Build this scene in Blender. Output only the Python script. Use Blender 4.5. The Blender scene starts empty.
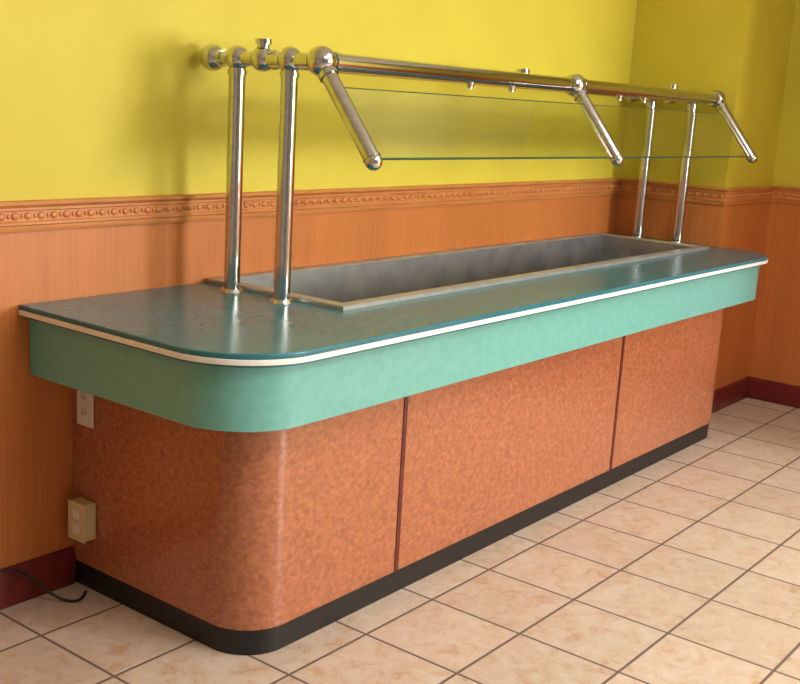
import bpy, bmesh
from math import *
from mathutils import Vector, Matrix
S=bpy.context.scene
H=0.86; W=.863; L=3.452; AI=.036; ZA=.660; CL=.172; CI=.128; XE=3.265; ZK=.074; K=.006
R=.235; CR=.135; S1=.790; S2=2.168
XW=3.455; YJ=.557; XJ=4.086; ZR=1.14; ZRB=1.056; ZBB=.115
PX=.626; PX2=3.374; PYB=-.170; PYF=-.380; ZB=1.55; YC=-.4976; YE=-.065; XM=2.035; ADY=-.203; ADZ=-.257
BX0=.672; BX1=3.285; BY0=-.006; BY1=-.580

def lin(c):
    return tuple(((v/255)/12.92 if v/255<=.04045 else ((v/255+.055)/1.055)**2.4) for v in c)+(1,)
def mat(name,c1,c2=None,scale=20,rough=.5,metal=0,stretch=(1,1,1),detail=4,lo=.35,hi=.65,bump=0,c3=None,coat=0,rvar=0,dist=0,nrough=.5):
    m=bpy.data.materials.new(name); m.use_nodes=True; nt=m.node_tree; b=nt.nodes['Principled BSDF']
    b.inputs['Base Color'].default_value=lin(c1); b.inputs['Roughness'].default_value=rough; b.inputs['Metallic'].default_value=metal
    b.inputs['Coat Weight'].default_value=coat; b.inputs['Coat Roughness'].default_value=.1
    g=nt.nodes.new('ShaderNodeNewGeometry'); mp=nt.nodes.new('ShaderNodeMapping'); mp.inputs['Scale'].default_value=stretch
    nt.links.new(g.outputs['Position'],mp.inputs['Vector'])
    n=nt.nodes.new('ShaderNodeTexNoise'); n.inputs['Scale'].default_value=scale; n.inputs['Detail'].default_value=detail; n.inputs['Distortion'].default_value=dist; n.inputs['Roughness'].default_value=nrough
    nt.links.new(mp.outputs[0],n.inputs['Vector'])
    r=nt.nodes.new('ShaderNodeValToRGB'); e=r.color_ramp.elements
    e[0].position=lo; e[1].position=hi; e[0].color=lin(c1); e[1].color=lin(c2 or c1)
    if c3: x=e.new((lo+hi)/2); x.color=lin(c3)
    nt.links.new(n.outputs['Fac'],r.inputs[0]); nt.links.new(r.outputs[0],b.inputs['Base Color'])
    if rvar:
        mr=nt.nodes.new('ShaderNodeMapRange'); mr.inputs[3].default_value=max(0,rough-rvar); mr.inputs[4].default_value=rough+rvar
        mr.inputs[1].default_value=.3; mr.inputs[2].default_value=.7
        nt.links.new(n.outputs['Fac'],mr.inputs[0]); nt.links.new(mr.outputs[0],b.inputs['Roughness'])
    if bump:
        bp=nt.nodes.new('ShaderNodeBump'); bp.inputs['Strength'].default_value=bump; bp.inputs['Distance'].default_value=.003
        nt.links.new(n.outputs['Fac'],bp.inputs['Height']); nt.links.new(bp.outputs[0],b.inputs['Normal'])
    return m
def N(nt,t,**k):
    n=nt.nodes.new(t)
    for a,v in k.items(): setattr(n,a,v)
    return n

M={}
M['teal_top']=mat('countertop_teal',(40,108,122),(50,120,134),6,.24,detail=10,lo=.3,hi=.7,rvar=.02,nrough=.7)
M['cream']=mat('cream_strip',(246,244,236),(238,234,224),30,.35)
M['sea']=mat('apron_seafoam',(108,172,162),(114,179,169),40,.34,detail=2)
M['burl']=mat('burl_laminate',(146,84,56),(192,122,84),52,.28,c3=(172,103,69),detail=8,stretch=(1,1,1.3),lo=.3,hi=.7,coat=.6,dist=.5,nrough=.6)
M['seam']=mat('seam_red',(100,38,28),(84,32,24),30,.45)
M['black']=mat('kick_black',(18,16,16),(27,25,24),25,.45)
M['chrome']=mat('brushed_chrome',(212,211,210),(196,195,195),60,.14,1,rvar=.04)
M['steel']=mat('stainless_steel',(194,195,195),(174,175,176),14,.38,.65,detail=8,rvar=.06)
M['steelin']=mat('stainless_interior',(166,166,164),(134,135,136),9,.42,.65,detail=9,rvar=.1)
M['rail']=mat('rail_wood',(210,138,76),(196,120,62),20,.4,stretch=(.3,.3,3))
M['base']=mat('baseboard_red',(120,36,30),(98,28,24),20,.35)
M['white']=mat('outlet_white',(240,234,220),(232,226,210),20,.4)
M['beige']=mat('box_beige',(226,206,158),(216,196,148),20,.45)
M['dark']=mat('slot_dark',(40,34,30),(30,26,22),20,.6)
M['ceil']=mat('ceiling_white',(226,226,224),(220,220,218),6,.9)
M['plain']=mat('wall_grey',(168,166,162),(158,156,152),4,.8)
M['frame']=mat('window_frame_white',(230,228,220),(220,218,210),20,.5)
g=bpy.data.materials.new('guard_glass'); g.use_nodes=True; b=g.node_tree.nodes['Principled BSDF']
b.inputs['Transmission Weight'].default_value=1; b.inputs['Roughness'].default_value=.015; b.inputs['IOR'].default_value=1.5; b.inputs['Base Color'].default_value=(.90,.97,.93,1)
M['glass']=g
M['gedge']=mat('glass_edge_green',(58,92,72),(48,80,62),40,.2)
g=bpy.data.materials.new('window_daylight'); g.use_nodes=True; b=g.node_tree.nodes['Principled BSDF']
b.inputs['Emission Color'].default_value=(.92,.96,1,1); b.inputs['Emission Strength'].default_value=1.5
M['day']=g

def wallmat():
    m=bpy.data.materials.new('wall_paint_and_panelling'); m.use_nodes=True; nt=m.node_tree; b=nt.nodes['Principled BSDF']; l=nt.links.new
    g=N(nt,'ShaderNodeNewGeometry'); sep=N(nt,'ShaderNodeSeparateXYZ'); l(g.outputs['Position'],sep.inputs[0])
    n=N(nt,'ShaderNodeTexNoise'); n.inputs['Scale'].default_value=2.2; n.inputs['Detail'].default_value=5; l(g.outputs['Position'],n.inputs['Vector'])
    r=N(nt,'ShaderNodeValToRGB'); e=r.color_ramp.elements; e[0].position=.3; e[1].position=.7; e[0].color=lin((202,184,52)); e[1].color=lin((213,197,62)); l(n.outputs['Fac'],r.inputs[0])
    mp=N(nt,'ShaderNodeMapping'); mp.inputs['Scale'].default_value=(1,1,.035); l(g.outputs['Position'],mp.inputs['Vector'])
    n2=N(nt,'ShaderNodeTexNoise'); n2.inputs['Scale'].default_value=110; n2.inputs['Detail'].default_value=5; l(mp.outputs[0],n2.inputs['Vector'])
    r2=N(nt,'ShaderNodeValToRGB'); e=r2.color_ramp.elements; e[0].position=.3; e[1].position=.7; e[0].color=lin((200,116,54)); e[1].color=lin((212,130,66)); l(n2.outputs['Fac'],r2.inputs[0])
    n3=N(nt,'ShaderNodeTexNoise'); n3.inputs['Scale'].default_value=7; n3.inputs['Detail'].default_value=2; l(mp.outputs[0],n3.inputs['Vector'])
    mx0=N(nt,'ShaderNodeMix',data_type='RGBA',blend_type='MULTIPLY'); mx0.inputs[0].default_value=.26
    l(r2.outputs[0],mx0.inputs[6]); l(n3.outputs['Fac'],mx0.inputs[7])
    br=N(nt,'ShaderNodeMix',data_type='RGBA',blend_type='MULTIPLY'); br.inputs[0].default_value=1; br.inputs[7].default_value=(1.08,1.08,1.08,1); l(mx0.outputs[2],br.inputs[6])
    gt=N(nt,'ShaderNodeMath',operation='GREATER_THAN'); gt.inputs[1].default_value=1.12; l(sep.outputs[2],gt.inputs[0])
    mx=N(nt,'ShaderNodeMix',data_type='RGBA'); l(gt.outputs[0],mx.inputs[0]); l(br.outputs[2],mx.inputs[6]); l(r.outputs[0],mx.inputs[7])
    l(mx.outputs[2],b.inputs['Base Color'])
    mr=N(nt,'ShaderNodeMapRange'); mr.inputs[3].default_value=.42; mr.inputs[4].default_value=.6; l(gt.outputs[0],mr.inputs[0]); l(mr.outputs[0],b.inputs['Roughness'])
    n4=N(nt,'ShaderNodeTexNoise'); n4.inputs['Scale'].default_value=160; l(g.outputs['Position'],n4.inputs['Vector'])
    bp=N(nt,'ShaderNodeBump'); bp.inputs['Strength'].default_value=.15; bp.inputs['Distance'].default_value=.002; l(n4.outputs['Fac'],bp.inputs['Height']); l(bp.outputs[0],b.inputs['Normal'])
    return m
M['wall']=wallmat()
TS=.31; TX=.22; TY=-1.15
def floormat():
    m=bpy.data.materials.new('ceramic_tile'); m.use_nodes=True; nt=m.node_tree; b=nt.nodes['Principled BSDF']; l=nt.links.new
    g=N(nt,'ShaderNodeNewGeometry'); sep=N(nt,'ShaderNodeSeparateXYZ'); l(g.outputs['Position'],sep.inputs[0])
    ds=[];cs=[]
    for i,o in ((0,TX),(1,TY)):
        a=N(nt,'ShaderNodeMath',operation='SUBTRACT'); l(sep.outputs[i],a.inputs[0]); a.inputs[1].default_value=o
        d=N(nt,'ShaderNodeMath',operation='DIVIDE'); l(a.outputs[0],d.inputs[0]); d.inputs[1].default_value=TS
        fl=N(nt,'ShaderNodeMath',operation='FLOOR'); l(d.outputs[0],fl.inputs[0]); cs.append(fl)
        f=N(nt,'ShaderNodeMath',operation='FRACT'); l(d.outputs[0],f.inputs[0])
        s=N(nt,'ShaderNodeMath',operation='SUBTRACT'); l(f.outputs[0],s.inputs[0]); s.inputs[1].default_value=.5
        ab=N(nt,'ShaderNodeMath',operation='ABSOLUTE'); l(s.outputs[0],ab.inputs[0]); ds.append(ab)
    mxm=N(nt,'ShaderNodeMath',operation='MAXIMUM'); l(ds[0].outputs[0],mxm.inputs[0]); l(ds[1].outputs[0],mxm.inputs[1])
    gr=N(nt,'ShaderNodeMapRange'); gr.inputs[1].default_value=.484; gr.inputs[2].default_value=.489; l(mxm.outputs[0],gr.inputs[0])
    cb=N(nt,'ShaderNodeCombineXYZ'); l(cs[0].outputs[0],cb.inputs[0]); l(cs[1].outputs[0],cb.inputs[1])
    wn=N(nt,'ShaderNodeTexWhiteNoise'); l(cb.outputs[0],wn.inputs['Vector'])
    sc=N(nt,'ShaderNodeVectorMath',operation='SCALE'); sc.inputs['Scale'].default_value=7; l(wn.outputs['Color'],sc.inputs[0])
    ad=N(nt,'ShaderNodeVectorMath',operation='ADD'); l(g.outputs['Position'],ad.inputs[0]); l(sc.outputs[0],ad.inputs[1])
    n=N(nt,'ShaderNodeTexNoise'); n.inputs['Scale'].default_value=17; n.inputs['Detail'].default_value=9; n.inputs['Roughness'].default_value=.72; n.inputs['Distortion'].default_value=.8; l(ad.outputs[0],n.inputs['Vector'])
    r=N(nt,'ShaderNodeValToRGB'); e=r.color_ramp.elements; e[0].position=.34; e[1].position=.64; e[0].color=lin((194,156,124)); e[1].color=lin((214,197,180)); x=e.new(.46); x.color=lin((206,183,161)); l(n.outputs['Fac'],r.inputs[0])
    hv=N(nt,'ShaderNodeHueSaturation'); mr=N(nt,'ShaderNodeMapRange'); mr.inputs[3].default_value=.93; mr.inputs[4].default_value=1.03; l(wn.outputs['Value'],mr.inputs[0]); l(mr.outputs[0],hv.inputs['Value']); l(r.outputs[0],hv.inputs['Color'])
    mx=N(nt,'ShaderNodeMix',data_type='RGBA'); l(gr.outputs[0],mx.inputs[0]); l(hv.outputs[0],mx.inputs[6]); mx.inputs[7].default_value=lin((112,94,84))
    l(mx.outputs[2],b.inputs['Base Color'])
    rr=N(nt,'ShaderNodeMapRange'); rr.inputs[3].default_value=.38; rr.inputs[4].default_value=.9; l(gr.outputs[0],rr.inputs[0]); l(rr.outputs[0],b.inputs['Roughness'])
    bp=N(nt,'ShaderNodeBump',invert=True); bp.inputs['Strength'].default_value=.5; bp.inputs['Distance'].default_value=.003; l(gr.outputs[0],bp.inputs['Height']); l(bp.outputs[0],b.inputs['Normal'])
    return m
M['floor']=floormat()

def link(o,parent=None,m=None):
    S.collection.objects.link(o)
    if parent: o.parent=parent
    if m: o.data.materials.append(M[m])
    return o
def empty(n,parent=None):
    e=bpy.data.objects.new(n,None); S.collection.objects.link(e); e.empty_display_size=.1; e.parent=parent; return e
def mesh(name,v,f,m,parent=None,smooth=False,bevel=0):
    me=bpy.data.meshes.new(name); me.from_pydata(v,[],f); me.update()
    bm=bmesh.new(); bm.from_mesh(me); bmesh.ops.recalc_face_normals(bm,faces=bm.faces); bm.to_mesh(me); bm.free()
    o=bpy.data.objects.new(name,me); link(o,parent,m)
    if smooth:
        me.polygons.foreach_set('use_smooth',[True]*len(me.polygons)); me.set_sharp_from_angle(angle=radians(35))
    if bevel:
        md=o.modifiers.new('b','BEVEL'); md.width=bevel; md.segments=3; md.limit_method='ANGLE'
    return o
def box(name,x0,x1,y0,y1,z0,z1,m,parent=None,bevel=0):
    v=[(x,y,z) for z in (z0,z1) for y in (y0,y1) for x in (x0,x1)]
    f=[(0,1,3,2),(4,5,7,6),(0,1,5,4),(2,3,7,6),(0,2,6,4),(1,3,7,5)]
    return mesh(name,v,f,m,parent,bevel=bevel)
def outline(x0,x1,yb,yf,r,rr=None,n=28):
    rr=r if rr is None else rr
    p=[(x0,yb)]
    for i in range(n+1):
        t=pi/2*i/n; p.append((x0+r-r*cos(t),yf+r-r*sin(t)))
    for i in range(n+1):
        t=pi/2*i/n; p.append((x1-rr+rr*sin(t),yf+rr-rr*cos(t)))
    p.append((x1,yb)); return p
def ring(name,out,inn,z0,z1,m,parent,bevel=0):
    n=len(out); v=[(*p,z0) for p in out]+[(*p,z1) for p in out]+[(*p,z0) for p in inn]+[(*p,z1) for p in inn]
    f=[]
    for i in range(n):
        j=(i+1)%n
        f+=[(i,j,n+j,n+i),(2*n+i,2*n+j,3*n+j,3*n+i),(i,j,2*n+j,2*n+i),(n+i,n+j,3*n+j,3*n+i)]
    return mesh(name,v,f,m,parent,smooth=True,bevel=bevel)
def slab(name,out,hole,z0,z1,m,parent,bev=.004):
    c=bpy.data.curves.new(name,'CURVE'); c.dimensions='2D'; c.fill_mode='BOTH'
    for pts in (out,hole):
        s=c.splines.new('POLY'); s.points.add(len(pts)-1); s.use_cyclic_u=True
        for p,q in zip(s.points,pts): p.co=(q[0],q[1],0,1)
    c.extrude=(z1-z0)/2-bev; c.bevel_depth=bev; c.bevel_resolution=3; c.offset=-bev
    t=bpy.data.objects.new('tmp',c); S.collection.objects.link(t)
    dg=bpy.context.evaluated_depsgraph_get(); me=bpy.data.meshes.new_from_object(t.evaluated_get(dg)); 
    me.transform(Matrix.Translation((0,0,(z0+z1)/2)))
    bpy.data.objects.remove(t); me.materials.clear(); o=bpy.data.objects.new(name,me); link(o,parent,m)
    me.polygons.foreach_set('use_smooth',[True]*len(me.polygons)); me.set_sharp_from_angle(angle=radians(40))
    return o
def tube(name,a,b,r,m,parent,n=32,r2=None):
    a=Vector(a);b=Vector(b);d=(b-a); q=d.to_track_quat('Z','Y').to_matrix(); r2=r if r2 is None else r2
    v=[];f=[]
    for k,(c,rr) in enumerate(((a,r),(b,r2))):
        for i in range(n): t=2*pi*i/n; v.append(tuple(c+q@Vector((rr*cos(t),rr*sin(t),0))))
    for i in range(n): f.append((i,(i+1)%n,n+(i+1)%n,n+i))
    f+=[tuple(range(n)),tuple(range(n,2*n))]
    return mesh(name,v,f,m,parent,smooth=True)
def ball(name,c,r,m,parent,sc=(1,1,1)):
    bm=bmesh.new(); bmesh.ops.create_uvsphere(bm,u_segments=32,v_segments=20,radius=r)
    bmesh.ops.transform(bm,matrix=Matrix.Translation(c)@Matrix.Diagonal((*sc,1)),verts=bm.verts)
    me=bpy.data.meshes.new(name); bm.to_mesh(me); bm.free(); o=bpy.data.objects.new(name,me); link(o,parent,m)
    me.polygons.foreach_set('use_smooth',[True]*len(me.polygons)); return o
def sweep(name,path,prof,m,parent=None):
    P=[Vector(p) for p in path]; n=len(prof); v=[];f=[]
    for i,p in enumerate(P):
        nn=[]
        if i>0: d=(P[i]-P[i-1]).normalized(); nn.append(Vector((d.y,-d.x)))
        if i<len(P)-1: d=(P[i+1]-P[i]).normalized(); nn.append(Vector((d.y,-d.x)))
        mm=nn[0] if len(nn)==1 else (nn[0]+nn[1])/(1+nn[0].dot(nn[1]))
        for o,z in prof: q=p+mm*o; v.append((q.x,q.y,z))
    for i in range(len(P)-1):
        for k in range(n):
            k2=(k+1)%n; f.append((i*n+k,i*n+k2,(i+1)*n+k2,(i+1)*n+k))
    f+=[tuple(range(n)),tuple(range((len(P)-1)*n,len(P)*n))]
    return mesh(name,v,f,m,parent,smooth=True)

# ---------- room ----------
XL=-3.2; YF=-6.0; ZC=2.9; YP=-2.3; XP=3.15
box('floor',XL-.1,XJ+.1,YF-.1,.1,-.1,0,'floor')
box('ceiling',XL-.1,XJ+.1,YF-.1,.1,ZC,ZC+.1,'ceil')
box('wall_back',XL-.1,XJ+.1,0,.1,0,ZC,'wall')
box('wall_column',XW,XJ,-YJ,0,0,ZC,'wall')
box('added_shadow_block',XP,XJ,YP-.4,YP,0,ZC,'wall')  # out-of-view block added to shade the column's front face from the window
box('wall_left',XL-.1,XL,YF,0,0,ZC,'plain')
box('wall_right',XJ,XJ+.1,YF,-YJ,0,ZC,'wall')
wx0,wx1,wz0,wz1=1.7,3.9,.9,2.5
def wallwin(name,y):
    xs=[XL-.1,wx0,wx1,XJ+.1]; zs=[0,wz0,wz1,ZC]; v=[];f=[]
    for i in range(3):
        for j in range(3):
            if i==1 and j==1: continue
            k=len(v); a,b_=xs[i],xs[i+1]; c,d=zs[j],zs[j+1]
            v+=[(a,y,c),(b_,y,c),(b_,y,d),(a,y,d),(a,y-.1,c),(b_,y-.1,c),(b_,y-.1,d),(a,y-.1,d)]
            f+=[(k,k+1,k+2,k+3),(k+4,k+5,k+6,k+7),(k,k+1,k+5,k+4),(k+2,k+3,k+7,k+6),(k,k+3,k+7,k+4),(k+1,k+2,k+6,k+5)]
    return mesh(name,v,f,'plain')
wallwin('wall_front',YF)
w=empty('window_1')
for nm,a,b_,c,d in (('frame_bottom',wx0,wx1,wz0,wz0+.05),('frame_top',wx0,wx1,wz1-.05,wz1),('frame_side_a',wx0,wx0+.05,wz0+.05,wz1-.05),('frame_side_b',wx1-.05,wx1,wz0+.05,wz1-.05),('mullion',(wx0+wx1)/2-.02,(wx0+wx1)/2+.02,wz0+.05,wz1-.05)):
    box(nm,a,b_,YF-.08,YF-.02,c,d,'frame',w)
box('pane',wx0,wx1,YF-.09,YF-.085,wz0,wz1,'day',w)

path=[(XL,0),(XW,0),(XW,-YJ),(XJ,-YJ),(XJ,YP)]
zr0,zr1=ZRB,ZR
sweep('trim_1',path,[(0.001,zr0),(.007,zr0),(.010,zr0+.006),(.010,zr0+.016),(.014,zr0+.020),(.014,zr0+.026),(.009,zr0+.030),(.009,zr1-.028),(.014,zr1-.025),(.014,zr1-.019),(.019,zr1-.014),(.025,zr1-.010),(.026,zr1-.001),(.024,zr1),(.001,zr1)],'rail')
bm=bmesh.new()
def bead(c,ax,s):
    r=bmesh.ops.create_icosphere(bm,subdivisions=1 if s[0]<.005 else 2,radius=1)
    A=Matrix.Diagonal((s[0],s[1],s[2],1)) if ax==0 else Matrix.Diagonal((s[1],s[0],s[2],1))
    bmesh.ops.transform(bm,matrix=Matrix.Translation(c)@A,verts=r['verts'])
zc=(zr0+.030+zr1-.028)/2
def run(p,q,off,ax):
    p=Vector(p);q=Vector(q);d=(q-p);n=int(d.length/.04)
    for i in range(n):
        c=p+d*((i+.5)/n)+Vector(off)
        bead((c.x,c.y,zc),ax,(.013,.006,.0105))
        c=p+d*((i+1)/n)+Vector(off); bead((c.x,c.y,zc),ax,(.004,.005,.008))
run((-1.2,0),(XW-.02,0),(0,-.009),0); run((XW,-.02),(XW,-YJ-.01),(-.009,0),1); run((XW,-YJ),(XJ-.02,-YJ),(0,-.009),0); run((XJ,-YJ-.02),(XJ,-2.0),(-.009,0),1)
me=bpy.data.meshes.new('carving'); bm.to_mesh(me); bm.free(); o=bpy.data.objects.new('trim_2',me); link(o,None,'rail'); me.polygons.foreach_set('use_smooth',[True]*len(me.polygons))
bprof=[(0.001,0),(.015,0),(.015,ZBB-.03),(.011,ZBB-.02),(.011,ZBB-.012),(.006,ZBB-.003),(.001,ZBB)]
sweep('baseboard_back',[(XL,0),(CL-.004,0)],bprof,'base')
sweep('baseboard_right',[(XE+.02,0),(XW,0),(XW,-YJ),(XJ,-YJ),(XJ,YP)],bprof,'base')

# ---------- counter ----------
c=empty('salad_bar')
G=.003; RR=.20; CRR=.125
def inset(d): return outline(d,L-d,-G,-(W-d),R-d,RR-d)
hole=[(BX0+.02,BY0-.03),(BX1-.02,BY0-.03),(BX1-.02,BY1+.02),(BX0+.02,BY1+.02)]
slab('countertop',inset(0),hole,H-.014,H,'teal_top',c)
ring('edge_strip',outline(-.002,L+.001,-G,-(W+.002),R,RR),inset(.06),H-.028,H-.014,'cream',c,bevel=.002)
ring('apron_lip',inset(.006),inset(.06),H-.034,H-.028,'teal_top',c)
ring('apron',inset(AI-.004),inset(AI+.025),ZA,H-.034,'sea',c,bevel=.002)
def cab(d): return outline(CL+d,XE-d,-G,-(W-CI-d),CR-d,CRR-d)
ring('cabinet_body',cab(0),cab(.02),ZK,H-.034,'burl',c,bevel=.001)
ring('toe_kick',cab(K),cab(K+.02),0.0,ZK,'black',c)
for i,s in enumerate((S1,S2)):
    box('panel_seam_%d'%(i+1),s-.009,s+.009,-(W-CI)-.003,-(W-CI)+.002,ZK+.001,H-.036,'seam',c,bevel=.001)
F=H+.014; fw=.038; D=.2
def rr(x0,x1,y0,y1,z): return [(x0,y0,z),(x1,y0,z),(x1,y1,z),(x0,y1,z)]
lv=[rr(BX0,BX1,BY0,BY1,H+.0005),rr(BX0,BX1,BY0,BY1,F-.003),rr(BX0+.004,BX1-.004,BY0-.004,BY1+.004,F),rr(BX0+fw,BX1-fw,BY0-fw,BY1+fw,F),rr(BX0+fw+.006,BX1-fw-.006,BY0-fw-.006,BY1+fw+.006,F-.006)]
v=[p for q in lv for p in q]; f=[]
for k in range(len(lv)-1):
    for i in range(4): j=(i+1)%4; f.append((k*4+i,k*4+j,(k+1)*4+j,(k+1)*4+i))
mesh('hot_well_rim',v,f,'steel',c)
a=fw+.006
lv=[rr(BX0+a,BX1-a,BY0-a,BY1+a,F-.006),rr(BX0+a+.008,BX1-a-.008,BY0-a-.008,BY1+a+.008,F-D)]
v=[p for q in lv for p in q]; f=[(4,5,6,7)]+[(i,(i+1)%4,4+(i+1)%4,4+i) for i in range(4)]
mesh('hot_well_basin',v,f,'steelin',c)
tube('basin_drain',(BX1-.5,-.3,F-D+.001),(BX1-.5,-.3,F-D+.006),.03,'chrome',c)

# ---------- sneeze guard (bolted to the salad bar) ----------
s=empty('sneeze_guard',c)
rT=.0245; rB=.037
def collar(nm,p,d,r=.0285,w=.012):
    p=Vector(p);d=Vector(d).normalized(); tube(nm,p-d*w/2,p+d*w/2,r,'chrome',s)
YM=(PYB+PYF)/2+.002
AE=Vector((0,ADY,ADZ)); ad=AE.normalized()
for e,x in enumerate((PX,PX2)):
    t='ab'[e]
    for k,y in enumerate((PYB,PYF)):
        tube('post_%s%d'%(t,k+1),(x,y,H),(x,y,ZB),rT,'chrome',s)
        tube('post_foot_%s%d'%(t,k+1),(x,y,H+.0002),(x,y,H+.010),.036,'chrome',s,r2=.031)
        ball('post_ball_%s%d'%(t,k+1),(x,y,ZB),rB,'chrome',s)
        collar('post_collar_%s%d'%(t,k+1),(x,y,ZB-.04),(0,0,1))
    tube('crossbar_'+t,(x,YE,ZB),(x,YC,ZB),.021,'chrome',s)
    ball('end_ball_'+t,(x,YE,ZB),.040,'chrome',s)
    collar('end_collar_'+t,(x,YE-.042,ZB),(0,1,0),.026)
    ball('mid_ball_'+t,(x,YM,ZB),.036,'chrome',s)
    tube('mid_knob_%s'%t,(x,YM,ZB+.03),(x,YM,ZB+.042),.018,'chrome',s)
    tube('mid_knob_cap_%s'%t,(x,YM,ZB+.042),(x,YM,ZB+.056),.024,'chrome',s)
for t,x in (('a',PX),('m',XM),('b',PX2)):
    ball('corner_ball_'+t,(x,YC,ZB),.042,'chrome',s)
    tube('arm_'+t,Vector((x,YC,ZB)),Vector((x,YC,ZB))+AE,.0235,'chrome',s)
    ball('arm_tip_'+t,Vector((x,YC,ZB))+AE,.0245,'chrome',s)
    collar('arm_collar_'+t,Vector((x,YC,ZB))+ad*.046,ad)
    collar('arm_tip_collar_'+t,Vector((x,YC,ZB))+AE-ad*.012,ad,.0255,.006)
tube('front_rail',(PX,YC,ZB),(PX2,YC,ZB),.0255,'chrome',s)
for i,x in enumerate((PX+.048,XM-.048,XM+.048,PX2-.048)): collar('rail_collar_%d'%i,(x,YC,ZB),(1,0,0),.030,.014)
tube('rear_rail',(PX,YM,ZB),(PX2,YM,ZB),.0225,'chrome',s)
collar('rear_collar_a',(PX+.045,YM,ZB),(1,0,0)); collar('rear_collar_b',(PX2-.045,YM,ZB),(1,0,0))
x=XM-.01
tube('lamp_knob',(x,YM,ZB+.02),(x,YM,ZB+.038),.016,'chrome',s); tube('lamp_knob_cap',(x,YM,ZB+.038),(x,YM,ZB+.052),.026,'chrome',s)
A0=Vector((0,YC,ZB)); nrm=Vector((0,-ad.z,ad.y))
def plate(name,x0,x1,t0,t1,th,m):
    v=[]
    for tt in (t0,t1):
        for x in (x0,x1):
            for sgn in (-1,1):
                p=A0+AE*tt+nrm*(sgn*th/2); v.append((x,p.y,p.z))
    f=[(0,1,3,2),(4,5,7,6),(0,1,5,4),(2,3,7,6),(0,2,6,4),(1,3,7,5)]
    mesh(name,v,f,m,s)
plate('glass_panel',PX+.026,PX2-.026,.27,.97,.006,'glass')
plate('glass_edge_top',PX+.026,PX2-.026,.262,.268,.006,'gedge')
plate('glass_edge_bottom',PX+.026,PX2-.026,.972,.982,.006,'gedge')
for i,x in enumerate((1.35,1.6,2.4,2.62)):
    tube('rail_clip_%d'%i,(x,YC,ZB-.02),(x,YC,ZB-.036),.016,'chrome',s,n=20,r2=.012)
    tube('rail_clip_tip_%d'%i,(x,YC,ZB-.036),(x,YC,ZB-.042),.009,'chrome',s,n=20)

# ---------- outlets & cord ----------
o=empty('wall_outlet')
X=CL-.001
yo,zo=-.066,.562
box('cover_plate',X-.006,X,yo-.036,yo+.036,zo-.062,zo+.062,'white',o,bevel=.002)
for dz in (-.022,.022):
    box('socket',X-.008,X-.006,yo-.014,yo+.014,zo+dz-.013,zo+dz+.013,'white',o,bevel=.001)
    box('slot',X-.0085,X-.008,yo-.007,yo-.005,zo+dz-.006,zo+dz+.006,'dark',o); box('slot',X-.0085,X-.008,yo+.005,yo+.007,zo+dz-.006,zo+dz+.006,'dark',o)
o=empty('outlet_box')
yo,zo=-.078,.225
box('box_body',X-.040,X,yo-.036,yo+.036,zo-.056,zo+.056,'beige',o,bevel=.006)
box('box_cover',X-.045,X-.0402,yo-.038,yo+.038,zo-.058,zo+.058,'beige',o,bevel=.002)
for dz in (-.022,.022): box('socket',X-.047,X-.045,yo-.014,yo+.014,zo+dz-.013,zo+dz+.013,'white',o,bevel=.001)
cu=bpy.data.curves.new('power_cord','CURVE'); cu.dimensions='3D'; cu.bevel_depth=.004
sp=cu.splines.new('NURBS'); pt=[(-.09,-.03,.125),(-.05,-.035,.12),(-.0,-.04,.09),(.04,-.06,.03),(.07,-.09,.005),(.09,-.13,.005),(.12,-.12,.005),(.15,-.09,.005)]
sp.points.add(len(pt)-1)
for q,p in zip(sp.points,pt): q.co=(*p,1)
sp.use_endpoint_u=True; sp.order_u=4
o=bpy.data.objects.new('power_cord',cu); link(o,None,'black')

# ---------- lights ----------
def area(name,loc,rot,sx,sy,e,col):
    l=bpy.data.lights.new(name,'AREA'); l.shape='RECTANGLE'; l.size=sx; l.size_y=sy; l.energy=e; l.color=col
    o=bpy.data.objects.new(name,l); o.location=loc; o.rotation_euler=rot; S.collection.objects.link(o); return o
area('window_light',((wx0+wx1)/2,YF+.02,(wz0+wz1)/2),(radians(90),0,0),1.3,1.2,215,(.97,.98,1))
area('ceiling_light_a',(.4,-3.2,ZC-.03),(0,0,0),1.2,1.2,56,(1,.98,.96))
area('ceiling_light_b',(1.6,-2.0,ZC-.03),(0,0,0),1.2,.6,20,(1,.98,.96))
wd=bpy.data.worlds.new('w'); S.world=wd; wd.use_nodes=True; wd.node_tree.nodes['Background'].inputs[0].default_value=(.8,.85,1,1); wd.node_tree.nodes['Background'].inputs[1].default_value=.4
S.view_settings.view_transform='Standard'

# ---------- camera ----------
yaw,pit,rol=-.9186,-.2128,.0588
fwv=Vector((-sin(yaw)*cos(pit),cos(yaw)*cos(pit),sin(pit))); rt=Vector((cos(yaw),sin(yaw),0)); up=rt.cross(fwv)
r2=rt*cos(rol)+up*sin(rol); u2=up*cos(rol)-rt*sin(rol)
cam=bpy.data.cameras.new('camera'); co=bpy.data.objects.new('camera',cam); S.collection.objects.link(co)
co.matrix_world=Matrix(((r2.x,u2.x,-fwv.x,-1.7129),(r2.y,u2.y,-fwv.y,-2.6119),(r2.z,u2.z,-fwv.z,1.4551),(0,0,0,1)))
cam.sensor_width=36; cam.lens=1112.6*36/800; cam.clip_start=.05
S.camera=co
